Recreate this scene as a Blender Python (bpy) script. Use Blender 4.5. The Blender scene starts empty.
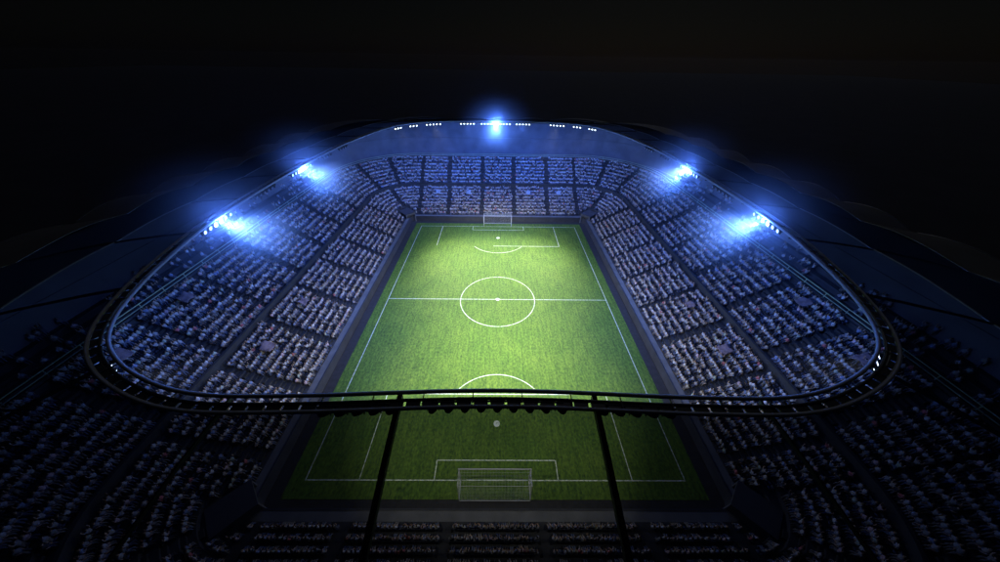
import bpy, bmesh, math, random
import numpy as np
from mathutils import Vector, Matrix

random.seed(7); rng = np.random.default_rng(11)
SC = bpy.context.scene
C = SC.collection

# ------------------------------------------------------------------ camera
CAM = np.array([-0.055, -56.004, 49.474]); TILT, YAW, ROLL, FPX = 0.65985, 0.01077, 0.01493, 289.74
fw = np.array([math.sin(YAW)*math.cos(TILT), math.cos(YAW)*math.cos(TILT), -math.sin(TILT)])
rt0 = np.array([math.cos(YAW), -math.sin(YAW), 0.0]); up0 = np.cross(rt0, fw)
rt = math.cos(ROLL)*rt0 + math.sin(ROLL)*up0; up = -math.sin(ROLL)*rt0 + math.cos(ROLL)*up0
cam_d = bpy.data.cameras.new('camera'); cam = bpy.data.objects.new('camera', cam_d); C.objects.link(cam)
cam.matrix_world = Matrix(((rt[0], up[0], -fw[0], CAM[0]), (rt[1], up[1], -fw[1], CAM[1]), (rt[2], up[2], -fw[2], CAM[2]), (0, 0, 0, 1)))
cam_d.sensor_width = 36.0; cam_d.lens = FPX/1000*36.0; cam_d.clip_start = 0.3; cam_d.clip_end = 3000
SC.camera = cam
def project(P):
    d = np.asarray(P, float) - CAM; z = d @ fw
    return 500 + FPX*(d @ rt)/z, 281 - FPX*(d @ up)/z, z

# ------------------------------------------------------------------ night sky, moonlight, exposure
w = bpy.data.worlds.new('World'); SC.world = w; w.use_nodes = True
nt = w.node_tree; bg = nt.nodes['Background']
sky = nt.nodes.new('ShaderNodeTexSky'); sky.sky_type = 'NISHITA'; sky.sun_disc = False
SUN_EL, SUN_ROT = math.radians(38), math.radians(20)
sky.sun_elevation = SUN_EL; sky.sun_rotation = SUN_ROT
nt.links.new(sky.outputs[0], bg.inputs[0]); bg.inputs[1].default_value = 0.00030
sun_d = bpy.data.lights.new('moonlight', 'SUN'); sun_d.energy = 0.09; sun_d.angle = math.radians(0.5); sun_d.color = (0.9, 0.93, 1.0)
sun = bpy.data.objects.new('moonlight', sun_d); C.objects.link(sun)
sdir = Vector((math.sin(SUN_ROT)*math.cos(SUN_EL), math.cos(SUN_ROT)*math.cos(SUN_EL), math.sin(SUN_EL)))
sun.rotation_euler = sdir.to_track_quat('Z', 'Y').to_euler()
SC.view_settings.view_transform = 'Standard'; SC.view_settings.look = 'None'
SC.view_settings.exposure = 0.0; SC.view_settings.gamma = 1.0; SC.view_settings.use_curve_mapping = False
SC.cycles.max_bounces = 5; SC.cycles.diffuse_bounces = 2; SC.cycles.glossy_bounces = 2
SC.cycles.transmission_bounces = 2; SC.cycles.volume_bounces = 0; SC.cycles.transparent_max_bounces = 12
SC.cycles.use_denoising = True
SC.cycles.caustics_reflective = False; SC.cycles.caustics_refractive = False

# floodlight powers (W) and the air
P_PITCH = 116000.0      # each white bank, aimed at the turf; scales the stand fill too
P_BLUE = 46000.0        # each of the five great blue-white clusters
HAZE = 0.00006
HALO_DENS = 0.029  # peak density of the added lamp halo volumes

# ------------------------------------------------------------------ helpers
def tag(o, label=None, cat=None, group=None, kind=None):
    if label: o['label'] = label
    if cat: o['category'] = cat
    if group: o['group'] = group
    if kind: o['kind'] = kind
    return o
def empty(name, loc=(0, 0, 0), rz=0.0, parent=None):
    o = bpy.data.objects.new(name, None); C.objects.link(o)
    o.location = loc; o.rotation_euler = (0, 0, rz); o.empty_display_size = .3
    if parent: o.parent = parent
    return o
def mobj(name, me, parent=None):
    o = bpy.data.objects.new(name, me); C.objects.link(o)
    if parent: o.parent = parent
    return o
def mesh(name, vs, fs, mat=None, smooth=False):
    me = bpy.data.meshes.new(name); me.from_pydata([tuple(v) for v in vs], [], [tuple(f) for f in fs]); me.update()
    if mat: me.materials.append(mat)
    if smooth: me.polygons.foreach_set('use_smooth', [True]*len(me.polygons))
    return me
class MB:
    def __init__(s): s.v = []; s.f = []
    def box(s, c, h, ax=None):
        c = Vector(c); X, Y, Z = ax if ax else (Vector((1, 0, 0)), Vector((0, 1, 0)), Vector((0, 0, 1)))
        n = len(s.v)
        for k in range(8):
            s.v.append(c + X*(h[0] if k & 1 else -h[0]) + Y*(h[1] if k & 2 else -h[1]) + Z*(h[2] if k & 4 else -h[2]))
        s.f += [(n, n+2, n+3, n+1), (n+4, n+5, n+7, n+6), (n, n+1, n+5, n+4), (n+2, n+6, n+7, n+3), (n, n+4, n+6, n+2), (n+1, n+3, n+7, n+5)]
        return s
    def tube(s, pts, r, n=8, closed=False):
        P = [Vector(p) for p in pts]; b = len(s.v); N = len(P)
        for i, p in enumerate(P):
            a = P[i-1] if (closed or i > 0) else p; c = P[(i+1) % N] if (closed or i < N-1) else p
            t = (c-a).normalized(); ref = Vector((0, 0, 1)) if abs(t.z) < .80 else Vector((1, 0, 0))
            x = t.cross(ref).normalized(); y = x.cross(t)
            for k in range(n):
                an = 2*math.pi*(k+.5)/n; s.v.append(p + x*(r*math.cos(an)) + y*(r*math.sin(an)))
        for i in range(N if closed else N-1):
            j = (i+1) % N
            for k in range(n):
                s.f.append((b+i*n+k, b+i*n+(k+1) % n, b+j*n+(k+1) % n, b+j*n+k))
        if not closed:
            s.f.append(tuple(b+k for k in range(n))[::-1]); s.f.append(tuple(b+(N-1)*n+k for k in range(n)))
        return s
    def quad(s, a, b, c, d):
        n = len(s.v); s.v += [Vector(a), Vector(b), Vector(c), Vector(d)]; s.f.append((n, n+1, n+2, n+3)); return s
    def build(s, name, mat, parent=None, smooth=False):
        return mobj(name, mesh(name, s.v, s.f, mat, smooth), parent)

def material(name, col, rough=.8, var=.25, scale=1.5, metal=0.0, bump=0.0, bscale=8.0, spec=.4):
    m = bpy.data.materials.new(name); m.use_nodes = True; n = m.node_tree.nodes; l = m.node_tree.links
    b = n['Principled BSDF']; b.inputs['Roughness'].default_value = rough; b.inputs['Metallic'].default_value = metal
    b.inputs['Specular IOR Level'].default_value = spec
    tc = n.new('ShaderNodeTexCoord'); nz = n.new('ShaderNodeTexNoise'); nz.inputs['Scale'].default_value = scale; nz.inputs['Detail'].default_value = 5
    l.new(tc.outputs['Object'], nz.inputs['Vector'])
    r = n.new('ShaderNodeValToRGB'); r.color_ramp.elements[0].position = .3; r.color_ramp.elements[1].position = .72
    r.color_ramp.elements[0].color = tuple(c*(1-var) for c in col)+(1,); r.color_ramp.elements[1].color = tuple(min(1, c*(1+var)) for c in col)+(1,)
    l.new(nz.outputs['Fac'], r.inputs['Fac']); l.new(r.outputs['Color'], b.inputs['Base Color'])
    if bump:
        z2 = n.new('ShaderNodeTexNoise'); z2.inputs['Scale'].default_value = bscale; l.new(tc.outputs['Object'], z2.inputs['Vector'])
        bp = n.new('ShaderNodeBump'); bp.inputs['Strength'].default_value = bump; bp.inputs['Distance'].default_value = .05
        l.new(z2.outputs['Fac'], bp.inputs['Height']); l.new(bp.outputs['Normal'], b.inputs['Normal'])
    return m
M = {}
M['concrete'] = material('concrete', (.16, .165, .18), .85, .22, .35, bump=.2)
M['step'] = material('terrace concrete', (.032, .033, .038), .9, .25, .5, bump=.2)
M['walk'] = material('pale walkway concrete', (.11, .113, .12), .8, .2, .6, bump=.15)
M['stair'] = material('aisle stair concrete', (.022, .023, .026), .9, .25, 1.0)
M['wall'] = material('front wall paint', (.03, .032, .042), .7, .25, .5)
M['parapet'] = material('parapet paint', (.034, .036, .042), .6, .18, .6)
M['backwall'] = material('rear wall cladding', (.13, .135, .16), .55, .2, .25)
M['track'] = material('track asphalt', (.02, .02, .023), .9, .25, 1.2, bump=.2)
M['ground'] = material('outer ground', (.022, .022, .024), .95, .3, .05)
M['steel'] = material('painted steel', (.24, .245, .26), .4, .15, 1.2, metal=.3)
M['darksteel'] = material('dark steel', (.035, .036, .042), .5, .25, 1.5, metal=.3)
M['chord'] = material('pale ring chord paint', (.27, .28, .30), .6, .1, 1.2)
M['purlin'] = material('dull purlin steel', (.10, .10, .105), .5, .2, 1.2, metal=.2)
M['rail'] = material('rail steel', (.36, .44, .33), .35, .12, 2.0, metal=.3)
M['white'] = material('goal paint', (.42, .43, .45), .35, .06, 3.0)
M['net'] = material('net cord', (.55, .57, .6), .8, .1, 3.0)
M['seat'] = material('seat plastic', (.03, .04, .075), .45, .2, .8)
M['banner_pink'] = material('dusty pink cloth', (.17, .13, .15), .9, .35, 1.8)
M['banner_pale'] = material('pale cloth', (.28, .30, .34), .9, .25, 1.8)
M['housing'] = material('lamp housing', (.06, .06, .065), .45, .2, 3.0, metal=.4)
M['cabin'] = material('cabin cladding', (.05, .05, .056), .6, .2, .8)
M['void'] = material('unlit tunnel interior', (.012, .012, .014), .95, .1, 1.0)

# turf: clumps, streaks along the rolling direction, fine blades
def turf():
    m = bpy.data.materials.new('turf'); m.use_nodes = True; n = m.node_tree.nodes; l = m.node_tree.links
    b = n['Principled BSDF']; b.inputs['Roughness'].default_value = .75; b.inputs['Specular IOR Level'].default_value = .25
    tc = n.new('ShaderNodeTexCoord')
    def noise(sc, det, sx=1, sy=1):
        mp = n.new('ShaderNodeMapping'); mp.inputs['Scale'].default_value = (sx, sy, 1); l.new(tc.outputs['Object'], mp.inputs['Vector'])
        z = n.new('ShaderNodeTexNoise'); z.inputs['Scale'].default_value = sc; z.inputs['Detail'].default_value = det; z.inputs['Roughness'].default_value = .65
        l.new(mp.outputs[0], z.inputs['Vector']); return z
    a = noise(.14, 4); f = noise(3.0, 7, 1, .6); g = noise(.9, 3, 2.2, .25)
    r1 = n.new('ShaderNodeValToRGB'); e = r1.color_ramp.elements
    e[0].position = .36; e[0].color = (.018, .050, .009, 1); e[1].position = .66; e[1].color = (.118, .208, .024, 1)
    mx = n.new('ShaderNodeMix'); mx.data_type = 'FLOAT'; mx.inputs[0].default_value = .33
    l.new(f.outputs['Fac'], mx.inputs[2]); l.new(g.outputs['Fac'], mx.inputs[3])
    l.new(mx.outputs[0], r1.inputs['Fac'])
    r2 = n.new('ShaderNodeValToRGB'); e = r2.color_ramp.elements
    e[0].position = .3; e[0].color = (.78, .86, .75, 1); e[1].position = .7; e[1].color = (1.15, 1.04, 1.0, 1)
    l.new(a.outputs['Fac'], r2.inputs['Fac'])
    mc = n.new('ShaderNodeMix'); mc.data_type = 'RGBA'; mc.blend_type = 'MULTIPLY'; mc.inputs[0].default_value = 1
    l.new(r1.outputs['Color'], mc.inputs[6]); l.new(r2.outputs['Color'], mc.inputs[7]); l.new(mc.outputs[2], b.inputs['Base Color'])
    bp = n.new('ShaderNodeBump'); bp.inputs['Strength'].default_value = .5; bp.inputs['Distance'].default_value = .06
    l.new(f.outputs['Fac'], bp.inputs['Height']); l.new(bp.outputs['Normal'], b.inputs['Normal'])
    return m
M['turf'] = turf()
def line_paint():
    m = bpy.data.materials.new('line paint'); m.use_nodes = True; n = m.node_tree.nodes; l = m.node_tree.links
    b = n['Principled BSDF']; b.inputs['Roughness'].default_value = .8
    tc = n.new('ShaderNodeTexCoord'); z = n.new('ShaderNodeTexNoise'); z.inputs['Scale'].default_value = 2.5; z.inputs['Detail'].default_value = 6
    l.new(tc.outputs['Object'], z.inputs['Vector']); r = n.new('ShaderNodeValToRGB'); e = r.color_ramp.elements
    e[0].position = .3; e[0].color = (.16, .24, .12, 1); e[1].position = .55; e[1].color = (.55, .60, .50, 1)
    l.new(z.outputs['Fac'], r.inputs['Fac']); l.new(r.outputs['Color'], b.inputs['Base Color']); return m
M['line'] = line_paint()
def tinted(name='smoked roof glazing', k=1.0):
    m = bpy.data.materials.new(name); m.use_nodes = True; n = m.node_tree.nodes; l = m.node_tree.links
    n.remove(n['Principled BSDF']); out = n['Material Output']
    t = n.new('ShaderNodeBsdfTransparent'); d = n.new('ShaderNodeBsdfPrincipled'); mx = n.new('ShaderNodeMixShader')
    tc = n.new('ShaderNodeTexCoord'); z = n.new('ShaderNodeTexNoise'); z.inputs['Scale'].default_value = .25; z.inputs['Detail'].default_value = 6
    l.new(tc.outputs['Object'], z.inputs['Vector']); r = n.new('ShaderNodeValToRGB'); e = r.color_ramp.elements
    e[0].position = .25; e[0].color = (.105*k, .108*k, .115*k, 1); e[1].position = .75; e[1].color = (.15*k, .153*k, .16*k, 1)
    l.new(z.outputs['Fac'], r.inputs['Fac']); l.new(r.outputs['Color'], t.inputs['Color'])
    d.inputs['Base Color'].default_value = (.09, .09, .095, 1); d.inputs['Roughness'].default_value = .45
    mx.inputs[0].default_value = .05; l.new(t.outputs[0], mx.inputs[1]); l.new(d.outputs[0], mx.inputs[2]); l.new(mx.outputs[0], out.inputs['Surface'])
    return m
M['roofglass'] = tinted(); M['roofglass_dark'] = tinted('dark smoked roof glazing', .2)
M['roofmetal'] = material('grey roof sheeting', (.10, .10, .10), .7, .15, .3)
def emit(name, col, s):
    m = bpy.data.materials.new(name); m.use_nodes = True; n = m.node_tree.nodes
    b = n['Principled BSDF']; b.inputs['Base Color'].default_value = (.6, .6, .6, 1)
    b.inputs['Emission Color'].default_value = col+(1,); b.inputs['Emission Strength'].default_value = s; return m
M['lens'] = emit('lit lamp lens', (.72, .85, 1.0), 5.0)
M['lens_hot'] = emit('full power lamp lens', (.62, .82, 1.0), 60.0)
M['lens_half'] = emit('half power lamp lens', (.5, .7, 1.0), 2.5)
M['lens_dim'] = emit('dimmed lamp lens', (.3, .45, 1.0), .8)
def people_mat():
    m = bpy.data.materials.new('clothing and skin'); m.use_nodes = True; n = m.node_tree.nodes; l = m.node_tree.links
    b = n['Principled BSDF']; b.inputs['Roughness'].default_value = .85; b.inputs['Specular IOR Level'].default_value = .2
    a = n.new('ShaderNodeAttribute'); a.attribute_name = 'col'
    z = n.new('ShaderNodeTexNoise'); z.inputs['Scale'].default_value = 6; tc = n.new('ShaderNodeTexCoord'); l.new(tc.outputs['Object'], z.inputs['Vector'])
    r = n.new('ShaderNodeValToRGB'); r.color_ramp.elements[0].color = (.7, .7, .7, 1); r.color_ramp.elements[1].color = (1.2, 1.2, 1.2, 1)
    l.new(z.outputs['Fac'], r.inputs['Fac'])
    mc = n.new('ShaderNodeMix'); mc.data_type = 'RGBA'; mc.blend_type = 'MULTIPLY'; mc.inputs[0].default_value = 1
    l.new(a.outputs['Color'], mc.inputs[6]); l.new(r.outputs['Color'], mc.inputs[7]); l.new(mc.outputs[2], b.inputs['Base Color']); return m
M['people'] = people_mat()

# ------------------------------------------------------------------ plan curves
HX, HY, R0 = 33.7, 45.5, 3.0
def ring(d, arc=14, seg=2.0):
    """rounded rectangle at offset d from the front row: list of (x, y, nx, ny, zone, key)"""
    r = R0+d; cx, cy = HX-R0, HY-R0; out = []
    ns, ne = int(2*cy/seg), int(2*cx/seg)
    for i in range(ns): out.append((cx+r, -cy+2*cy*i/ns, 1, 0))
    for i in range(arc): a = math.pi/2*i/arc; out.append((cx+r*math.cos(a), cy+r*math.sin(a), math.cos(a), math.sin(a)))
    for i in range(ne): out.append((cx-2*cx*i/ne, cy+r, 0, 1))
    for i in range(arc): a = math.pi/2*(1+i/arc); out.append((-cx+r*math.cos(a), cy+r*math.sin(a), math.cos(a), math.sin(a)))
    for i in range(ns): out.append((-cx-r, cy-2*cy*i/ns, -1, 0))
    for i in range(arc): a = math.pi/2*(2+i/arc); out.append((-cx+r*math.cos(a), -cy+r*math.sin(a), math.cos(a), math.sin(a)))
    for i in range(ne): out.append((-cx+2*cx*i/ne, -cy-r, 0, -1))
    for i in range(arc): a = math.pi/2*(3+i/arc); out.append((cx+r*math.cos(a), -cy+r*math.sin(a), math.cos(a), math.sin(a)))
    return out
def ring_solid(name, d0, d1, z0, z1, mat, parent, sel=None):
    A, B = ring(d0), ring(d1); N = len(A); v = []; f = []
    for a, b in zip(A, B): v += [(a[0], a[1], z0), (a[0], a[1], z1), (b[0], b[1], z1), (b[0], b[1], z0)]
    for i in range(N):
        j = (i+1) % N
        if sel and not (sel(A[i]) and sel(A[j])): continue
        for k in range(4): f.append((4*i+k, 4*j+k, 4*j+(k+1) % 4, 4*i+(k+1) % 4))
    if sel:
        for i in range(N):
            if sel(A[i]) and (not sel(A[(i+1) % N]) or not sel(A[i-1])): f.append((4*i, 4*i+1, 4*i+2, 4*i+3))
        used = sorted({i for q in f for i in q}); mp = {u: i for i, u in enumerate(used)}
        v = [v[u] for u in used]; f = [tuple(mp[i] for i in q) for q in f]
    return mobj(name, mesh(name, v, f, mat), parent)
def crpath(P, n=24):
    P = [np.array(p, float) for p in P]; out = []; N = len(P)
    for i in range(N):
        a, b, c, d = P[i-1], P[i], P[(i+1) % N], P[(i+2) % N]
        for k in range(n):
            t = k/n; out.append(.5*(2*b+(c-a)*t+(2*a-5*b+4*c-d)*t*t+(3*b-a-3*c+d)*t**3))
    return np.array(out)
half = [(0, -46), (12, -46.4), (18.5, -46.3), (23.2, -45.0), (26.9, -43.0), (29.2, -40.7), (30.9, -37.7), (32.7, -32.8), (34.8, -24), (35.8, -12), (36, 0),
        (35.6, 12), (34.3, 22), (32, 32), (28.5, 39.5), (22, 44.5), (12, 46.8), (0, 47.2)]
RIM = crpath(half+[(-x, y) for x, y in half[-2:0:-1]])
rs = np.r_[0, np.cumsum(np.linalg.norm(np.diff(np.r_[RIM, RIM[:1]], axis=0), axis=1))]; RP = rs[-1]
RX, RY = np.r_[RIM[:, 0], RIM[0, 0]], np.r_[RIM[:, 1], RIM[0, 1]]
RZ = 33.0
def rim(s, o=0.0):
    """point at arclength s of the roof opening moved outward by o, with the outward normal"""
    s %= RP; x, y = np.interp(s, rs, RX), np.interp(s, rs, RY)
    e = .4; tx = np.interp((s+e) % RP, rs, RX)-np.interp((s-e) % RP, rs, RX); ty = np.interp((s+e) % RP, rs, RY)-np.interp((s-e) % RP, rs, RY)
    q = math.hypot(tx, ty); nx, ny = ty/q, -tx/q
    return x+nx*o, y+ny*o, nx, ny
def sdf(x, y, d):
    r = R0+d; px, py = abs(x)-(HX-R0), abs(y)-(HY-R0)
    return math.hypot(max(px, 0), max(py, 0))+min(max(px, py), 0)-r
ROOF_D = 28.6
def reach(s):
    x, y, nx, ny = rim(s); a, b = 0, 80
    for _ in range(40):
        m = (a+b)/2
        if sdf(x+nx*m, y+ny*m, ROOF_D) < 0: a = m
        else: b = m
    return a

# ------------------------------------------------------------------ ground, track, pitch
v = 1500
tag(mobj('ground', mesh('ground', [(-v, -v, -.05), (v, -v, -.05), (v, v, -.05), (-v, v, -.05)], [(0, 1, 2, 3)], M['ground'])), kind='structure')
tag(MB().quad((-32.4, -44.2, 0), (32.4, -44.2, 0), (32.4, 44.2, 0), (-32.4, 44.2, 0)).build('perimeter_path', M['track']), kind='structure')
GX, GY = 30.3, 42.6
pitch = MB().box((0, 0, .01), (GX, GY, .02)).build('pitch', M['turf']); tag(pitch, kind='structure')
PW, PL = 28.0, 40.24; LZ = .036; LW = .075
def line(name, pts, wd=LW):
    """flat painted stripe along a polyline"""
    b = MB(); P = [Vector((x, y, LZ)) for x, y in pts]; L = []
    for i, p in enumerate(P):
        a = P[max(i-1, 0)]; c = P[min(i+1, len(P)-1)]; t = (c-a).normalized(); n = Vector((-t.y, t.x, 0)); L.append((p+n*wd, p-n*wd))
    for (a, b0), (c, d) in zip(L, L[1:]): b.quad(b0, d, c, a)
    return b.build(name, M['line'], pitch)
for sx in (-1, 1): line('touch_line', [(sx*PW, -PL+LW), (sx*PW, PL-LW)])
for sy in (-1, 1):
    line('goal_line', [(-PW-LW, sy*PL), (PW+LW, sy*PL)])
    y1 = sy*(PL-13.78); y0 = sy*(PL-LW-.002)
    for sx in (-1, 1): line('penalty_area_side_line', [(sx*20.16, y0), (sx*20.16, y1)])
    line('penalty_area_front_line', [(-20.16+LW+.002 if sy < 0 else -1.5, y1), (20.16-LW-.002, y1)])
    g1 = sy*(PL-2.68)
    for sx in (-1, 1): line('goal_area_side_line', [(sx*9.16, y0), (sx*9.16, g1)])
    line('goal_area_front_line', [(-9.16+LW+.002, g1), (9.16-LW-.002, g1)])
    cy = sy*(PL-8.35); a0 = math.acos((13.78-8.35+.3)/9.61)
    line('penalty_arc', [(9.61*math.sin(a0*t), cy-sy*9.61*math.cos(a0*t)) for t in np.linspace(-1, 1, 36)])
    r = .55 if sy < 0 else .6
    mobj('penalty_spot', mesh('penalty_spot', [(r*math.cos(a), cy+r*math.sin(a), LZ) for a in np.linspace(0, 2*math.pi, 24, endpoint=False)], [tuple(range(24))], M['line']), pitch)
LZ = .040
line('centre_circle', [(9.49*math.cos(a), 9.49*math.sin(a)) for a in np.linspace(0, 2*math.pi, 73)])
LZ = .036
line('halfway_line', [(-PW+LW, 0), (PW-LW, 0)])
LZ = .044
mobj('centre_spot', mesh('centre_spot', [(.5*math.cos(a), .5*math.sin(a), LZ) for a in np.linspace(0, 2*math.pi, 24, endpoint=False)], [tuple(range(24))], M['line']), pitch)

# ------------------------------------------------------------------ goals
def goal(label, y, sy):
    g = tag(empty('goal', (-.2, y, .03), 0 if sy > 0 else math.pi), label, 'goal', 'goals')
    hw, hh, dp = 5.0, 4.2, 2.5
    for sx in (-1, 1): MB().tube([(sx*hw, 0, 0), (sx*hw, 0, hh)], .085).build('post', M['white'], g, True)
    MB().tube([(-hw-.1, 0, hh), (hw+.1, 0, hh)], .085).build('crossbar', M['white'], g, True)
    fr = MB()
    for sx in (-1, 1):
        fr.tube([(sx*hw, 0, hh), (sx*hw, dp*.8, hh-.05), (sx*hw, dp, 0)], .04); fr.tube([(sx*hw, 0, .06), (sx*hw, dp, .06)], .04)
    fr.tube([(-hw, dp, .06), (hw, dp, .06)], .04); fr.tube([(-hw, dp*.8, hh-.05), (hw, dp*.8, hh-.05)], .03)
    fr.build('back_frame', M['white'], g)
    nb = MB(); c = .007
    for i in range(26):
        x = -hw+2*hw*i/25; nb.tube([(x, .05, hh), (x, dp*.8, hh-.12), (x, dp*.97, .05)], c, 4)
    for k in range(11):
        t = k/10; nb.tube([(-hw, dp*(.8+.17*t), (hh-.12)*(1-t)+.05*t), (hw, dp*(.8+.17*t), (hh-.12)*(1-t)+.05*t)], c, 4)
        z = .1+(hh-.25)*t
        for sx in (-1, 1): nb.tube([(sx*hw, .05, z), (sx*hw, dp*(.97-.17*(z/hh)), z)], c, 4)
    for k in range(5): nb.tube([(-hw, dp*.8*k/5, hh-.02*k), (hw, dp*.8*k/5, hh-.02*k)], c, 4)
    for k in range(6):
        for sx in (-1, 1): nb.tube([(sx*hw, dp*.8*k/6+.1, .05), (sx*hw, dp*.8*k/6+.1, hh-.06)], c, 4)
    tag(nb.build('net', M['net'], g), kind='stuff')
goal('white framed goal with net at the far end of the pitch', PL, 1)
goal('goal with net seen through the smoked roof at the near end', -PL, -1)

# ------------------------------------------------------------------ stands
NL, DL, RL = 9, 1.255, .73
NU, DU, RU, D_U0, Z_U0 = 8, 1.27, .93, 12.1, 9.5
lower = tag(empty('lower_tier', (0, 0, 0)), 'lower tier of stands ringing the pitch below the middle parapet', 'stand')
upper = tag(empty('upper_tier', (0, 0, 0)), 'upper tier of stands above the middle parapet under the roof', 'stand')
ring_solid('front_wall', -1.4, -1.15, 0, 2.05, M['wall'], lower)
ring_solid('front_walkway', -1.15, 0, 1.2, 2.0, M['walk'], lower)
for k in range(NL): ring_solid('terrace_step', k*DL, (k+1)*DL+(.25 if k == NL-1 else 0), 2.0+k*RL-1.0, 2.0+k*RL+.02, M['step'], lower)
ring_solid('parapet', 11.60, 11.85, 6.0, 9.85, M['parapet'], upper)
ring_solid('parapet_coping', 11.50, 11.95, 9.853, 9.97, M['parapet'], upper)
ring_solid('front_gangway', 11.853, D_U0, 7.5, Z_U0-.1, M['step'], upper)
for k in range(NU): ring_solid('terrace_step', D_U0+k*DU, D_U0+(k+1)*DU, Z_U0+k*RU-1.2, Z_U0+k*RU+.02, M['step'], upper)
D_B = D_U0+NU*DU; Z_B = Z_U0+NU*RU
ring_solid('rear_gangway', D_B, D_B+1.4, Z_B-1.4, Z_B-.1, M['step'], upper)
# rear balustrade: two rails on posts
bal = tag(empty('balustrade', (0, 0, 0)), 'pale green double handrail along the back of the upper tier', 'railing')
for z in (.55, 1.15):
    MB().tube([(p[0], p[1], Z_B+z) for p in ring(D_B+.35)], .08, 6, True).build('handrail', M['rail'], bal)
ring_solid('kick_plate', D_B+.28, D_B+.42, Z_B-.1, Z_B+.28, M['parapet'], bal)
pm = MB().box((0, 0, .5), (.05, .05, .65)).build('post', M['rail'], bal); first = True
for i, p in enumerate(ring(D_B+.35)):
    if i % 2: continue
    if first: pm.location = (p[0], p[1], Z_B); first = False
    else:
        c = pm.copy(); c.location = (p[0], p[1], Z_B); C.objects.link(c)
# rear side galleries
side_sel = {-1: (lambda p: p[0] < -40 and abs(p[1]) < 43), 1: (lambda p: p[0] > 40 and abs(p[1]) < 43)}
for sx, nm in ((-1, 'left'), (1, 'right')):
    g = tag(empty('rear_gallery', (sx*60, 0, 0)), 'dim rear gallery of seats behind the green handrail on the %s side' % nm, 'stand', 'rear galleries')
    for k in range(4):
        o = ring_solid('terrace_step', D_B+1.4+k*DU, D_B+1.4+(k+1)*DU, Z_B-.6+k*RU-.2, Z_B+.3+k*RU+.05, M['step'], g, side_sel[sx])
        o.matrix_parent_inverse = Matrix.Translation((-sx*60, 0, 0))
bw = tag(empty('rear_wall', (0, 0, 0)), 'tall blue lit rear wall between upper tier and roof', 'wall')
N = len(ring(27)); R_ = ring(27.2); R2 = ring(27.5)
PZ = [(-.05, 9.0), (9.06, 17.0), (17.06, 23.0), (23.06, 28.6)]
def wall_panel(i0, i1, z0, z1):
    v = []; f = []; n = i1-i0+1
    for i in range(i0, i1+1):
        a, b = R_[i % N], R2[i % N]; ax, ay = a[0], a[1]
        v += [(ax, ay, z0), (ax, ay, z1), (b[0], b[1], z1), (b[0], b[1], z0)]
    for i in range(n-1):
        for k in range(4): f.append((4*i+k, 4*i+4+k, 4*i+4+(k+1) % 4, 4*i+(k+1) % 4))
    f += [(0, 1, 2, 3), (4*n-1, 4*n-2, 4*n-3, 4*n-4)]
    return mobj('wall_panel', mesh('wall_panel', v, f, M['backwall']), bw)
for i in range(0, N, 4):
    for z0, z1 in PZ: wall_panel(i, min(i+4, N), z0, z1)

# aisle stairs: one flight each
A_LS, A_LE = [-38.0, -27.2, -16.3, -5.5, 5.3, 16.1, 27.0, 38.0], [-30.0, -18.9, -6.2, 6.0, 18.7, 30.0]
A_US, A_UE = [-36.0, -24.7, -13.3, -1.7, 9.9, 21.2, 32.5, 42.5], [-30.3, -19.4, -6.5, 5.9, 19.0, 30.3]
A_LC, A_UC = [45.0], [30.0, 60.0]
def flight(parent, tier, x, y, nx, ny, d0):
    b = MB(); n, dd, rr, z0 = (NL, DL, RL, 2.0) if tier == 0 else (NU, DU, RU, Z_U0)
    X, Y = Vector((-ny, nx, 0)), Vector((nx, ny, 0))
    prof = []
    for k in range(n-1):
        q = (k+1)*dd-.5; z = z0+k*rr+.02
        prof += [(q, z+.006-(.0 if k else .2)), (q, z+rr/2), (q+.496, z+rr/2)] if k == 0 else [(q, z+.004), (q, z+rr/2), (q+.496, z+rr/2)]
    lo = [(p[0]+.3, p[1]-.75) for p in prof][::-1]; pr = prof+lo
    for sd in (-.55, .55):
        for p in pr: b.v.append(Vector((x+nx*p[0], y+ny*p[0], p[1]))+X*sd)
    m_ = len(pr); b.f += [(k, (k+1) % m_, m_+(k+1) % m_, m_+k) for k in range(m_)]
    h_ = len(prof); 
    for k in range(h_-1):
        b.f += [(k, m_-1-k, m_-2-k, k+1), (m_+k, m_+k+1, m_+m_-2-k, m_+m_-1-k)]
    b.build('aisle_stair', M['stair'], parent)
for tier, par, AS, AE, AC, d0 in ((0, lower, A_LS, A_LE, A_LC, 0.0), (1, upper, A_US, A_UE, A_UC, D_U0)):
    for a in AS:
        for s in (-1, 1): flight(par, tier, s*(HX+d0), a, s, 0, d0)
    for a in AE:
        for s in (-1, 1): flight(par, tier, a, s*(HY+d0), 0, s, d0)
    for a in AC:
        for s in (-1, 1):
            for t in (-1, 1):
                ca, sa = s*math.cos(math.radians(a)), t*math.sin(math.radians(a)); r = R0+d0
                flight(par, tier, s*(HX-R0)+r*ca, t*(HY-R0)+r*sa, ca, sa, d0)

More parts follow.
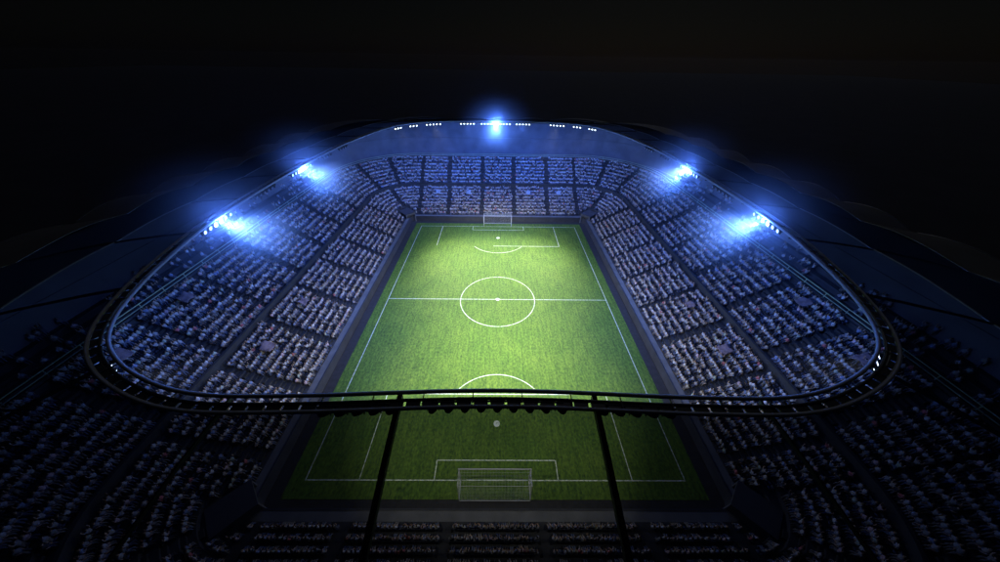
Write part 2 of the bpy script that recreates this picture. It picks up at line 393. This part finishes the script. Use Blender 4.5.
# corner tunnel cabins
def cabin(sx, sy, label):
    t = tag(empty('tunnel_cabin', (sx*33.5, sy*44.2, 0), math.atan2(-sy, -sx)), label, 'cabin', 'corner tunnel cabins')
    # local +x faces the pitch
    b = MB()
    for s in (-1, 1): b.box((-.35, s*1.72, 1.75), (2.35, .13, 1.75))
    b.box((-2.57, 0, 1.75), (.13, 1.589, 1.75)); b.build('wall', M['cabin'], t)
    MB().box((-.35, 0, 3.61), (2.5, 1.98, .107)).build('roof', M['cabin'], t)
    MB().box((1.86, 0, 3.1), (.1, 1.588, .398)).build('lintel', M['cabin'], t)
    f = MB()
    for s in (-1, 1): f.box((2.06, s*1.72, 1.75), (.055, .16, 1.75))
    f.box((2.06, 0, 3.4), (.055, 1.556, .1)); f.build('door_frame', M['walk'], t)
    MB().box((-.6, 0, 1.2), (.1, 1.58, 1.2)).build('doorway_dark', M['void'], t)  # near-black panel, the tunnel's darkness put into its colour
for sx, a in ((-1, 'left'), (1, 'right')):
    cabin(sx, -1, 'dark tunnel cabin at the near %s corner of the pitch' % a)
    cabin(sx, 1, 'small dark tunnel cabin at the far %s corner of the pitch' % a)

# ------------------------------------------------------------------ roof
roof = tag(empty('stadium_roof', (0, 0, 0)), 'smoked glass stadium roof with oval opening over the pitch', 'roof')
def roof_z(t, a, L):
    """height at fraction t from opening to outer edge, a = 0..1 across the bay (vaulted between ribs)"""
    return RZ + .35*math.sin(math.pi*min(t*1.4, 1)) - 3.7*t**1.25 + 1.0*t**1.4*math.sin(math.pi*a)
RIBS = [6.0]
nb = int(round((RP-12)/10.3)); 
for i in range(1, nb+1): RIBS.append(6.0+(RP-12)*i/nb)
SEAMS = [0.0, .30, .68, 1.0]
for i in range(len(RIBS)):
    s0 = RIBS[i]; s1 = RIBS[i+1] if i+1 < len(RIBS) else RP+6.0
    # rib beam
    x, y, nx, ny = rim(s0); L = reach(s0); b = MB(); hw_ = .15 if i in (0, len(RIBS)-1) else .05
    X = Vector((-ny, nx, 0)); n0 = 0
    for k in range(9):
        t = k/8*1.01; p = Vector((x+nx*L*t, y+ny*L*t, roof_z(t, 0, L))); dep = (.42 if hw_ > .1 else .28)-.2*t
        for sx, dz in ((-1, -.04), (1, -.04), (1, -dep), (-1, -dep)): b.v.append(p+X*(hw_*sx)+Vector((0, 0, dz)))
        if k:
            for q in range(4): b.f.append((4*k-4+q, 4*k-4+(q+1) % 4, 4*k+(q+1) % 4, 4*k+q))
    b.f += [(3, 2, 1, 0), (32, 33, 34, 35)]
    b.build('rib_beam', M['darksteel'], roof)
    nsd = 10; L_ = [reach(s0+(s1-s0)*k/nsd) for k in range(nsd+1)]; R_k = [rim(s0+(s1-s0)*k/nsd) for k in range(nsd+1)]
    def pt(k, t):
        x, y, nx, ny = R_k[k]
        return (x+nx*L_[k]*t, y+ny*L_[k]*t, roof_z(t, k/nsd, L_[k]))
    for j in range(3):
        t0, t1 = (SEAMS[j]+.003 if j else 1.02/L), SEAMS[j+1]-.003; nt_ = 4; v = []; f = []
        for a in range(nt_+1):
            for k in range(nsd+1): v.append(pt(k, t0+(t1-t0)*a/nt_))
        for a in range(nt_):
            for k in range(nsd): f.append((a*(nsd+1)+k, a*(nsd+1)+k+1, (a+1)*(nsd+1)+k+1, (a+1)*(nsd+1)+k))
        mobj('roof_panel', mesh('roof_panel', v, f, M[('roofglass', 'roofglass_dark', 'roofmetal')[j]], True), roof)
    for j in (1, 2, 3):
        t = SEAMS[j]; P = [Vector(pt(k, t))+Vector((0, 0, .03)) for k in range(nsd+1)]
        P[0] = P[0].lerp(P[1], .4); P[-1] = P[-1].lerp(P[-2], .4)
        MB().tube(P, (.06, .05, .08)[j-1], 6).build('purlin', M['purlin'], roof)
# ring catwalk around the opening
walk = tag(empty('rim_catwalk', (0, 0, 0)), 'lit twin tube catwalk ring around the roof opening', 'catwalk')
S = np.linspace(0, RP, 290, endpoint=False)
def ringtube(name, o, dz, r, mat): return MB().tube([(rim(s, o)[0], rim(s, o)[1], RZ+dz) for s in S], r, 8, True).build(name, mat, walk, True)
ringtube('inner_chord', -.02, .1, .13, M['chord'])
ringtube('middle_chord', .44, .0, .10, M['darksteel'])
ringtube('outer_chord', 1.02, .12, .12, M['chord'])
tm = None
for i in range(96):
    s = RP*(i+.5)/96; x, y, nx, ny = rim(s, .50)
    if tm is None: tm = MB().box((0, 0, 0), (.50, .03, .03)).build('tie_bar', M['darksteel'], walk); o = tm
    else: o = tm.copy(); C.objects.link(o)
    o.location = (x, y, RZ+.1); o.rotation_euler = (0, 0, math.atan2(ny, nx))
dm = None
nd = 284
for i in range(nd):
    s = RP*i/nd; x, y, nx, ny = rim(s, .73)
    if dm is None: dm = MB().box((0, 0, 0), (.21, .43, .025)).build('deck_plate', M['darksteel'], walk); o = dm
    else: o = dm.copy(); C.objects.link(o)
    o.location = (x, y, RZ-.02); o.rotation_euler = (0, 0, math.atan2(ny, nx))

# ------------------------------------------------------------------ floodlight banks hung from the catwalk
def lathe(prof, n=12):
    v = []; f = []
    for (x, r) in prof:
        for k in range(n): a = 2*math.pi*k/n; v.append((x, r*math.cos(a), r*math.sin(a)))
    for i in range(len(prof)-1):
        for k in range(n): f.append((i*n+k, i*n+(k+1) % n, (i+1)*n+(k+1) % n, (i+1)*n+k))
    f.append(tuple(range(n))[::-1]); f.append(tuple((len(prof)-1)*n+k for k in range(n))); return v, f
hv, hf = lathe([(-.38, .12), (-.34, .20), (-.1, .31), (.18, .36), (.22, .36), (.22, .33), (.17, .215)])
HOUS = mesh('lamp_housing', hv, hf, M['housing'], True)
lv, lf = lathe([(.172, .21), (.20, .19), (.215, .1)])
LENS = {k: mesh('lens_'+k, lv, lf, M[k]) for k in ('lens', 'lens_hot', 'lens_half', 'lens_dim')}
BR = MB().box((0, 0, .44), (.04, .04, .15)).box((0, .37, .02), (.05, .02, .30)).box((0, -.37, .02), (.05, .02, .30)).box((0, 0, .30), (.05, .39, .03))
BRM = mesh('lamp_bracket', BR.v, BR.f, M['darksteel'])
def lab_wash(label):
    if label.startswith('five lamp'): return 24000.0, (.09, .22, 1.0)
    if label.startswith('three lamp'): return 12000.0, (.17, .30, 1.0)
    if label.startswith('dim flood'): return 6000.0, (.08, .2, 1.0)
    return None
def bank(s, n, mode, label, aim, power=0.0, blue=0.0, spot=math.radians(92), pcol=(1.0, .97, .76)):
    x, y, nx, ny = rim(s, .62)
    t = tag(empty('floodlight_bank', (x, y, RZ-.6)), label, 'floodlight', 'floodlight banks around the roof opening')
    if aim == 'opp_fill': aim = (-nx*42, y+15, 5); pcol = (.28, .45, 1.0)  # side banks: blue fill added to brighten the opposite stand
    a = Vector(aim)-Vector((x, y, RZ-.6)); yaw = math.atan2(a.y, a.x); pit = math.atan2(a.z, math.hypot(a.x, a.y))
    pts = []
    for i in range(n):
        px, py, _, _ = rim(s+(i-(n-1)/2)*1.0, .62); l = Vector((px-x, py-y, 0)); pts.append(l)
        h = mobj('lamp', HOUS, t); h.location = l; h.rotation_euler = (0, -pit*.75, yaw)
        md = mode
        if mode == 'lens_hot' and abs(i-(n-1)/2) > 1.1: md = 'lens' if n == 10 else 'lens_half'
        mobj('lens', LENS[md], h)
        b = mobj('bracket', BRM, t); b.location = l; b.rotation_euler = (0, 0, yaw)
    MB().tube([Vector((p.x, p.y, .59)) for p in pts], .06, 6).build('mounting_rail', M['darksteel'], t)
    if power:
        d = bpy.data.lights.new('flood_beam', 'SPOT'); d.energy = power; d.color = pcol; d.spot_size = spot; d.spot_blend = 1.0; d.shadow_soft_size = .5
        o = bpy.data.objects.new('flood_beam', d); C.objects.link(o); o.parent = t
        o.location = a.normalized()*.6; o.rotation_euler = a.to_track_quat('-Z', 'Y').to_euler()
    if lab_wash(label):
        # added blue spots wash the stand and wall behind these lamps
        k, wc = lab_wash(label); a = Vector((nx*.8, ny*.8, -1.0))
        d = bpy.data.lights.new('stand_wash', 'SPOT'); d.energy = k; d.color = wc; d.shadow_soft_size = .5; d.spot_size = math.radians(125); d.spot_blend = 1.0
        o = bpy.data.objects.new('stand_wash', d); C.objects.link(o); o.parent = t; o.location = (nx*.5, ny*.5, -.5); o.rotation_euler = a.to_track_quat('-Z', 'Y').to_euler()
    if blue:
        # cool spill of the cluster: a very wide beam inwards and down, and a little light to all sides
        a = Vector((-nx, -ny+(.45 if s in (52.0, 237.7) else .2), -.85))
        d = bpy.data.lights.new('lamp_spill', 'SPOT'); d.energy = blue; d.color = (.10, .26, 1.0); d.shadow_soft_size = .5; d.spot_size = math.radians(122); d.spot_blend = 1.0
        o = bpy.data.objects.new('lamp_spill', d); C.objects.link(o); o.parent = t; o.location = (-nx*.9, -ny*.9, -.3); o.rotation_euler = a.to_track_quat('-Z', 'Y').to_euler()
        d = bpy.data.lights.new('lamp_glow', 'POINT'); d.energy = blue*(.36 if s == 145.0 else .24 if s in (73.5, 216.2) else .12); d.color = (.08, .22, 1.0); d.shadow_soft_size = .4
        o = bpy.data.objects.new('lamp_glow', d); C.objects.link(o); o.parent = t; o.location = (-nx*.9, -ny*.9, .1)
CEN = (0, 6, 0)
AIMS = {'row of ni': (0, 6, 0), 'row of fi': (0, -6, 0), 'dim flood': (0, 25, 0), 'three sma': (0, -25, 0), 'farther o': 'opp_fill', 'nearer of': 'opp_fill'}
CONES = {'row of ni': 48, 'row of fi': 56, 'dim flood': 70, 'three sma': 76, 'farther o': 80, 'nearer of': 70}
for s, n, mode, lab, pw, bl in (
    (145.0, 10, 'lens_hot', 'dazzling ten lamp floodlight bank over the middle of the far end', 0, 1.3),
    (136.3, 5, 'lens', 'five lamp floodlight bank just right of the dazzling far middle bank', 0, 0),
    (154.0, 5, 'lens', 'five lamp floodlight bank just left of the dazzling far middle bank', 0, 0),
    (125.6, 5, 'lens', 'five lamp floodlight bank second right of the dazzling far middle bank', 1.0, 0),
    (164.5, 5, 'lens', 'five lamp floodlight bank second left of the dazzling far middle bank', 1.0, 0),
    (119.5, 3, 'lens', 'three lamp floodlight bank beside the far right corner bank', 0.3, 0),
    (170.6, 3, 'lens', 'three lamp floodlight bank beside the far left corner bank', 0.3, 0),
    (114.6, 3, 'lens', 'three lamp floodlight bank at the far right corner of the roof opening', 0.5, 0),
    (175.8, 3, 'lens', 'three lamp floodlight bank at the far left corner of the roof opening', 0.5, 0),
    (90.0, 4, 'lens_dim', 'dim floodlight bank nearest the far right corner on the right rim', .7, 0),
    (199.7, 4, 'lens_dim', 'dim floodlight bank nearest the far left corner on the left rim', .7, 0),
    (83.3, 4, 'lens_dim', 'dim floodlight bank beside the farther blue glowing lamp on the right rim', 0, 0),
    (206.4, 4, 'lens_dim', 'dim floodlight bank beside the farther blue glowing lamp on the left rim', 0, 0),
    (73.5, 7, 'lens_hot', 'farther of two blue glowing floodlight banks on the right rim', .32, 1.0),
    (216.2, 7, 'lens_hot', 'farther of two blue glowing floodlight banks on the left rim', .32, 1.0),
    (62.8, 6, 'lens_dim', 'unlit looking six lamp bank between the blue glowing banks on the right rim', 0, 0),
    (226.9, 6, 'lens_dim', 'unlit looking six lamp bank between the blue glowing banks on the left rim', 0, 0),
    (52.0, 6, 'lens_hot', 'nearer of two blue glowing floodlight banks on the right rim', .32, 1.2),
    (237.7, 6, 'lens_hot', 'nearer of two blue glowing floodlight banks on the left rim', .32, 1.2),
    (27.9, 3, 'lens', 'three small lit lamps under the near right bend of the rim', .9, 0),
    (261.8, 3, 'lens', 'three small lit lamps under the near left bend of the rim', .9, 0),
    (0.0, 9, 'lens_dim', 'row of nine lamp backs in the middle of the near rim', 1.0, 0),
    (8.5, 5, 'lens_dim', 'row of five lamp backs right of the middle on the near rim', 0.7, 0),
    (RP-8.5, 5, 'lens_dim', 'row of five lamp backs left of the middle on the near rim', 0.7, 0)):
    bank(s, n, mode, lab, AIMS.get(lab[:9], CEN), P_PITCH*pw, P_BLUE*bl, math.radians(CONES.get(lab[:9], 68)))

# ------------------------------------------------------------------ spectators
def person(pose):
    bm = bmesh.new(); Mi = {'shirt': 0, 'skin': 1, 'hair': 2, 'legs': 3}
    stand = pose in ('stand', 'stand_up'); h0 = .86 if stand else .46
    def hexring(z, w, d, y=0):
        return [bm.verts.new(p) for p in ((-w, y+d, z), (0, y+d*1.15, z), (w, y+d, z), (w, y-d, z), (0, y-d*1.1, z), (-w, y-d, z))]
    lean = 0 if stand else -.05
    zs = [(h0-.08, .19, .13, 0), (h0+.14, .17, .11, lean*.3), (h0+.38, .21, .13, lean*.7), (h0+.56, .19, .10, lean)]
    rings = [hexring(*z) for z in zs]; F = {}
    for i in range(3):
        for k in range(6):
            F[i, k] = bm.faces.new((rings[i][k], rings[i+1][k], rings[i+1][(k+1) % 6], rings[i][(k+1) % 6])); F[i, k].material_index = 3 if i == 0 else 0
    bot = bm.faces.new(rings[0]); bot.material_index = 3
    # neck and head
    prev = rings[-1]; hz = h0+.56
    for z, w, d, y, m in ((hz+.04, .06, .06, lean, 0), (hz+.10, .06, .06, lean, 1), (hz+.16, .095, .11, lean+.01, 1), (hz+.26, .10, .12, lean, 1), (hz+.36, .06, .08, lean-.02, 2)):
        r = hexring(z, w, d, y)
        for k in range(6):
            f = bm.faces.new((prev[k], r[k], r[(k+1) % 6], prev[(k+1) % 6])); f.material_index = m
            if z > hz+.2 and k in (3, 4): f.material_index = 2
        prev = r
    f = bm.faces.new(prev[::-1]); f.material_index = 2
    def ext(face, c, u, v, m):
        vs = list(face.verts); oc = face.calc_center_median(); c, u, v = Vector(c), Vector(u), Vector(v)
        cand = [c+u+v, c-u+v, c-u-v, c+u-v]; best = None
        for flip in (0, 1):
            q = cand[::-1] if flip else cand
            for r in range(4):
                qq = q[r:]+q[:r]; sc = sum(((a-c).normalized()-(b.co-oc).normalized()).length for a, b in zip(qq, vs))
                if best is None or sc < best[0]: best = (sc, qq)
        nv = [bm.verts.new(p) for p in best[1]]
        bm.faces.remove(face)
        for k in range(4): bm.faces.new((vs[k], vs[(k+1) % 4], nv[(k+1) % 4], nv[k])).material_index = m
        nf = bm.faces.new(nv); nf.material_index = m; return nf
    sh = h0+.47
    for s, k in ((1, 2), (-1, 5)):
        f = F[2, k]
        if pose in ('up', 'stand_up'):
            f = ext(f, (s*.30, .02+lean, sh+.12), (.05, 0, -.05), (0, .055, 0), 0); f = ext(f, (s*.36, .06+lean, sh+.36), (.04, 0, -.01), (0, .045, 0), 1)
            ext(f, (s*.33, .08+lean, sh+.62), (.045, 0, 0), (0, .03, 0), 1)
        elif pose == 'clap':
            f = ext(f, (s*.29, .06+lean, sh-.08), (.05, 0, .03), (0, .055, 0), 0); f = ext(f, (s*.26, .2+lean, sh-.2), (.045, .02, 0), (0, .03, .04), 1)
            ext(f, (s*.05, .36+lean, sh-.05), (.03, .03, 0), (0, .02, .04), 1)
        else:
            f = ext(f, (s*.27, lean, sh-.06), (.05, 0, .03), (0, .055, 0), 0); f = ext(f, (s*.27, .02+lean, sh-.30), (.045, 0, 0), (0, .05, 0), 0)
            ext(f, ((s*.16, .30, h0+.12) if not stand else (s*.25, .08, h0-.04)), (.04, 0, .0), (0, .02, .04), 1)
    if stand:
        b2 = MB()
        bm.faces.remove(bot)
        m0 = rings[0]
        fl = bm.faces.new((m0[0], m0[1], m0[4], m0[5])); fr = bm.faces.new((m0[1], m0[2], m0[3], m0[4]))
        for s, f in ((-1, fl), (1, fr)):
            f = ext(f, (s*.11, .01, .45), (.075, 0, 0), (0, .085, 0), 3); f = ext(f, (s*.12, -.01, .08), (.05, 0, 0), (0, .06, 0), 3)
            ext(f, (s*.12, .05, .0), (.05, 0, 0), (0, .13, 0), 2)
    else:
        for s, k in ((-1, 0), (1, 1)):
            f = F[0, k]; f = ext(f, (s*.13, .40, h0), (.085, 0, 0), (0, .04, .075), 3); f = ext(f, (s*.13, .50, h0-.06), (.075, 0, 0), (0, .06, .03), 3)
            f = ext(f, (s*.13, .50, .07), (.05, 0, 0), (0, .055, .01), 3); ext(f, (s*.14, .56, .0), (.05, 0, 0), (0, .12, 0), 2)
    bmesh.ops.recalc_face_normals(bm, faces=bm.faces[:]); bmesh.ops.triangulate(bm, faces=bm.faces[:])
    bm.verts.index_update(); V = np.array([v.co[:] for v in bm.verts]); T = np.array([[v.index for v in f.verts] for f in bm.faces]); I = np.array([f.material_index for f in bm.faces])
    bm.free(); return V*.98, T, I
POSES = [person(p) for p in ('sit', 'clap', 'up', 'stand', 'stand_up')]
POSE_W = [.50, .17, .15, .09, .09]
SHIRTS = [((.50, .51, .54), 'white'), ((.38, .39, .42), 'pale grey'), ((.27, .28, .32), 'grey'), ((.37, .34, .32), 'beige'), ((.20, .26, .42), 'blue'),
          ((.06, .065, .08), 'black'), ((.42, .13, .14), 'red'), ((.50, .38, .42), 'dusty pink'), ((.12, .14, .18), 'charcoal'), ((.33, .40, .36), 'pale green')]
SHIRT_W = np.array([.17, .25, .22, .08, .07, .05, .02, .05, .05, .04]); SHIRT_W = SHIRT_W/SHIRT_W.sum()
SKIN = np.array([(.48, .33, .25), (.40, .26, .19), (.25, .15, .10), (.55, .40, .32)]); HAIR = np.array([(.02, .016, .013), (.07, .045, .025), (.20, .15, .09), (.03, .025, .022)])
LEGS = np.array([(.05, .06, .10), (.03, .03, .035), (.16, .15, .14), (.10, .12, .17)])

def seat_spots(d, z, tier):
    """places along one row: x, y, z, outward normal"""
    out = []; P = ring(d, 24, .5); A_S, A_E, A_C = (A_LS, A_LE, A_LC) if tier == 0 else (A_US, A_UE, A_UC)
    X = np.array([(p[0], p[1]) for p in P]); X = np.r_[X, X[:1]]; Nn = np.array([(p[2], p[3]) for p in P]); Nn = np.r_[Nn, Nn[:1]]
    s = np.r_[0, np.cumsum(np.linalg.norm(np.diff(X, axis=0), axis=1))]
    for q in np.arange(.2, s[-1]-.5, .57):
        x, y = np.interp(q, s, X[:, 0]), np.interp(q, s, X[:, 1]); nx, ny = np.interp(q, s, Nn[:, 0]), np.interp(q, s, Nn[:, 1])
        cx, cy = HX-R0, HY-R0
        if abs(y) <= cy:
            if any(abs(y-a) < .80 for a in A_S): continue
        elif abs(x) <= cx:
            if any(abs(x-a) < .80 for a in A_E): continue
        else:
            an = math.atan2(abs(y)-cy, abs(x)-cx); r = R0+d
            if any(abs(an-math.radians(a))*r < .80 for a in A_C): continue
            for a in A_S:
                if abs(y-a) < .80 and abs(a) > cy: break
        if tier == 0 and math.hypot(abs(x)-34.0, abs(y)-44.8) < 3.2: continue
        out.append((x, y, z, nx, ny))
    return out
spots = []; seats = []
for k in range(NL): seats += [(p, 0, k) for p in seat_spots(k*DL+.70, 2.02+k*RL, 0)]
for k in range(NU): seats += [(p, 1, k) for p in seat_spots(D_U0+k*DU+.70, Z_U0+k*RU+.02, 1)]
for k in range(4):
    seats += [(p, 2, k) for p in seat_spots(D_B+1.4+k*DU+.62, Z_B+.35+k*RU, 1) if abs(p[1]) < 41.5 and abs(p[0]) > 40]
SP = np.array([s[0] for s in seats]); ST = np.array([s[1] for s in seats]); SR = [s[2] for s in seats]
u_, v_, dep = project(SP[:, :3]+np.array([0, 0, .8]))
inview = (dep > 0) & (u_ > -8) & (u_ < 1008) & (v_ < 570) & (v_ > 90)
keep = (dep > 0) & (u_ > -60) & (u_ < 1060) & (v_ < 640)
# seats: bent shell, one mass per tier
sv, sf = [], []
bx = MB().box((0, .02, .40), (.24, .22, .025)).box((0, -.22, .62), (.24, .03, .22)).box((0, -.05, .19), (.04, .06, .185))
SV = np.array([v[:] for v in bx.v]); SF = np.array(bx.f)
def mass(V, F, spots, jit=None):
    """stack copies of V,F at every spot, facing the pitch"""
    n = len(spots); c, s = -spots[:, 4], spots[:, 3]        # local +y -> -normal
    ca = -spots[:, 4]; sa = spots[:, 3]
    X = V[None, :, 0]*ca[:, None]-V[None, :, 1]*spots[:, 3][:, None] + spots[:, 0][:, None]
    Y = V[None, :, 0]*sa[:, None]-V[None, :, 1]*spots[:, 4][:, None] + spots[:, 1][:, None]
    Z = V[None, :, 2]+spots[:, 2][:, None]
    return np.stack([X, Y, Z], -1).reshape(-1, 3), (F[None]+(np.arange(n)*len(V))[:, None, None]).reshape(-1, F.shape[1])
def fast_mesh(name, V, F, mat):
    me = bpy.data.meshes.new(name); k = F.shape[1]
    me.vertices.add(len(V)); me.vertices.foreach_set('co', V.astype(np.float32).ravel())
    me.loops.add(F.size); me.loops.foreach_set('vertex_index', F.astype(np.int32).ravel())
    me.polygons.add(len(F)); me.polygons.foreach_set('loop_start', np.arange(0, F.size, k, dtype=np.int32))
    me.update(calc_edges=True); me.materials.append(mat); return me
for tier, par in ((0, lower), (1, upper)):
    V, F = mass(SV, SF, SP[(ST == tier) & keep]); tag(mobj('seats', fast_mesh('seats', V, F, M['seat']), par), kind='stuff')
occ = (rng.random(len(SP)) < np.where(ST == 2, .30, .95)) & keep
pose_i = rng.choice(5, len(SP), p=POSE_W); shirt_i = rng.choice(len(SHIRTS), len(SP), p=SHIRT_W)
size = np.where(inview & occ, 1/dep, 0); size[ST == 2] *= .5
big = np.argsort(-size)[:300]; isbig = np.zeros(len(SP), bool); isbig[big] = True
jit = np.c_[rng.normal(0, .035, len(SP)), rng.normal(0, .035, len(SP)), np.zeros(len(SP))]
an = rng.normal(0, .22, len(SP)); SPJ = SP.copy(); SPJ[:, :3] += jit
SPJ[:, 3] = SP[:, 3]*np.cos(an)-SP[:, 4]*np.sin(an); SPJ[:, 4] = SP[:, 3]*np.sin(an)+SP[:, 4]*np.cos(an)
q = np.hypot(SPJ[:, 3], SPJ[:, 4]); SPJ[:, 3] /= q; SPJ[:, 4] /= q
def colours(I, sh, n):
    k = rng.integers(0, 4, n); pal = np.zeros((n, 4, 3)); pal[:, 0] = sh*rng.uniform(.8, 1.12, (n, 1)); pal[:, 1] = SKIN[k]; pal[:, 2] = HAIR[rng.integers(0, 4, n)]; pal[:, 3] = LEGS[rng.integers(0, 4, n)]
    return pal[:, I]
VV, FF, CC, base = [], [], [], 0
for p, (V, T, I) in enumerate(POSES):
    sel = np.where(occ & ~isbig & (pose_i == p))[0]
    v, f = mass(V, T, SPJ[sel]); sc = np.repeat(rng.uniform(.93, 1.07, len(sel)), len(V)); z0 = np.repeat(SPJ[sel, 2], len(V)); v[:, 2] = z0+(v[:, 2]-z0)*sc
    sh = np.array([SHIRTS[i][0] for i in shirt_i[sel]]); c = colours(I, sh, len(sel)).reshape(-1, 3)
    VV.append(v); FF.append(f+base); CC.append(c); base += len(v)
VV, FF, CC = np.concatenate(VV), np.concatenate(FF), np.concatenate(CC)
def set_cols(me, c):
    at = me.color_attributes.new('col', 'FLOAT_COLOR', 'CORNER'); a = np.ones((len(c)*3, 4), np.float32); a[:, :3] = np.repeat(c, 3, 0); at.data.foreach_set('color', a.ravel())
cm = fast_mesh('crowd', VV, FF, M['people']); set_cols(cm, CC)
tag(mobj('crowd', cm), 'mass of spectators filling both tiers of the stands', 'crowd', kind='stuff')
PM = {}
def pm_get(p, s):
    if (p, s) not in PM:
        V, T, I = POSES[p]; me = fast_mesh('spectator', V, T, M['people']); set_cols(me, colours(I, np.array([SHIRTS[s][0]]), 1)[0]); PM[p, s] = me
    return PM[p, s]
ORD = ['first', 'second', 'third', 'fourth', 'fifth', 'sixth', 'seventh', 'eighth', 'ninth', 'tenth']
ACT = ['sitting', 'clapping', 'sitting arms raised', 'standing', 'standing arms raised']
for i in big:
    x, y, z, nx, ny = SPJ[i]
    o = mobj('person', pm_get(pose_i[i], shirt_i[i])); o.location = (x, y, z); o.rotation_euler = (0, 0, math.atan2(nx, -ny))
    end = ('behind near goal' if abs(x) < 6 else 'left of near goal' if x < 0 else 'right of near goal') if abs(x) < 31 else ('near left corner' if x < 0 else 'near right corner')
    tag(o, '%s topped spectator %s, %s %s tier row, %s' % (SHIRTS[shirt_i[i]][1], ACT[pose_i[i]], ORD[SR[i]], ('lower', 'upper', 'rear')[ST[i]], end), 'person', 'spectators nearest the camera')

# ------------------------------------------------------------------ banners held up in the crowd
def banner(x, y, z, nx, ny, wd, ht, mat, label):
    t = empty('banner', (x, y, z), math.atan2(nx, -ny)); v = []; f = []; nu, nv = 12, 8; ph = random.uniform(0, 6)
    for j in range(nv+1):
        for i in range(nu+1):
            a, b = i/nu-.5, j/nv-.5
            v.append((a*wd*(1+.06*math.sin(5*b+ph)), -b*ht*.85+.05*math.sin(7*a+ph), 1.45+b*ht*.55+.12*math.sin(6*a+3*b+ph)+.06*math.sin(11*b-4*a)-.25*abs(a)*abs(a)))
    for j in range(nv):
        for i in range(nu): f.append((j*(nu+1)+i, j*(nu+1)+i+1, (j+1)*(nu+1)+i+1, (j+1)*(nu+1)+i))
    o = mobj('cloth', mesh('banner', v, f, mat, True), t); sd = o.modifiers.new('thickness', 'SOLIDIFY'); sd.thickness = .012
    for s in (-1, 1): MB().tube([(s*wd*.47, .1, .9), (s*wd*.47, .0, 1.75)], .02, 6).build('pole', M['darksteel'], t)
    tag(t, label, 'banner', 'banners held up in the crowd')
for sx, nm in ((-1, 'left'), (1, 'right')):
    banner(sx*53.3, -18.4, 14.9, sx, 0, 1.9, 1.7, M['banner_pink'], 'dusty pink banner in the %s upper tier, farther of two' % nm)
    banner(sx*52.8, -30.2, 14.4, sx, 0, 1.9, 1.8, M['banner_pink'], 'dusty pink banner in the %s upper tier near the rim bend' % nm)
    banner(sx*41.3, -9.9, 6.4, sx, 0, 1.7, 1.6, M['banner_pink'], 'pinkish banner in the %s lower tier, farther of two' % nm)
    banner(sx*41.3, -22.0, 6.4, sx, 0, 2.0, 1.9, M['banner_pink'], 'pinkish banner in the %s lower tier, nearer of two' % nm)
    banner(sx*23.2, 53.3, 6.5, 0, 1, 1.7, 1.8, M['banner_pale'], 'pale banner in the far lower tier block near the %s corner' % nm)
    banner(sx*11.5, 53.3, 6.5, 0, 1, 1.7, 1.8, M['banner_pale'], 'pale banner in the far lower tier block just %s of the goal' % nm)

# ------------------------------------------------------------------ haze
hz = MB().box((0, 0, 25.2), (1510, 1510, 26.4)).build('haze', None); tag(hz, 'thin night haze glowing around the floodlights', 'haze', kind='stuff')
hm = bpy.data.materials.new('haze'); hm.use_nodes = True; n = hm.node_tree.nodes; n.remove(n['Principled BSDF'])
pv = n.new('ShaderNodeVolumePrincipled'); pv.inputs['Color'].default_value = (.85, .9, 1.0, 1); pv.inputs['Density'].default_value = HAZE; pv.inputs['Anisotropy'].default_value = .6
hm.node_tree.links.new(pv.outputs[0], n['Material Output'].inputs['Volume']); hz.data.materials.append(hm)

# added volumes that give the five big clusters their blue halos
mm = bpy.data.materials.new('halo_volume'); mm.use_nodes = True; n = mm.node_tree.nodes; l = mm.node_tree.links; n.remove(n['Principled BSDF'])
pv = n.new('ShaderNodeVolumePrincipled'); pv.inputs['Color'].default_value = (.85, .9, 1.0, 1); pv.inputs['Anisotropy'].default_value = .3
tc = n.new('ShaderNodeTexCoord'); gr = n.new('ShaderNodeTexGradient'); gr.gradient_type = 'SPHERICAL'; l.new(tc.outputs['Object'], gr.inputs['Vector'])
pw = n.new('ShaderNodeMath'); pw.operation = 'POWER'; pw.inputs[1].default_value = 2.0; l.new(gr.outputs['Fac'], pw.inputs[0])
ml = n.new('ShaderNodeMath'); ml.operation = 'MULTIPLY'; ml.inputs[1].default_value = HALO_DENS; l.new(pw.outputs[0], ml.inputs[0]); l.new(ml.outputs[0], pv.inputs['Density'])
l.new(pv.outputs[0], n['Material Output'].inputs['Volume'])
bm = bmesh.new(); bmesh.ops.create_icosphere(bm, subdivisions=3, radius=1.0); ms = bpy.data.meshes.new('halo_volume'); bm.to_mesh(ms); bm.free(); ms.materials.append(mm)
for s, lab in ((145.0, 'at the middle of the far rim'), (73.5, 'at the farther right bank'), (216.2, 'at the farther left bank'), (52.0, 'at the nearer right bank'), (237.7, 'at the nearer left bank')):
    x, y, nx, ny = rim(s, 0); o = mobj('halo_volume', ms); o.location = (x-nx*.3, y-ny*.3, RZ-.8); o.scale = (11, 11, 9.5) if s != 145.0 else (15, 12, 10)
    tag(o, 'added halo volume around the dazzling lamps '+lab, 'halo_volume', 'added halo volumes around the floodlights', 'stuff')
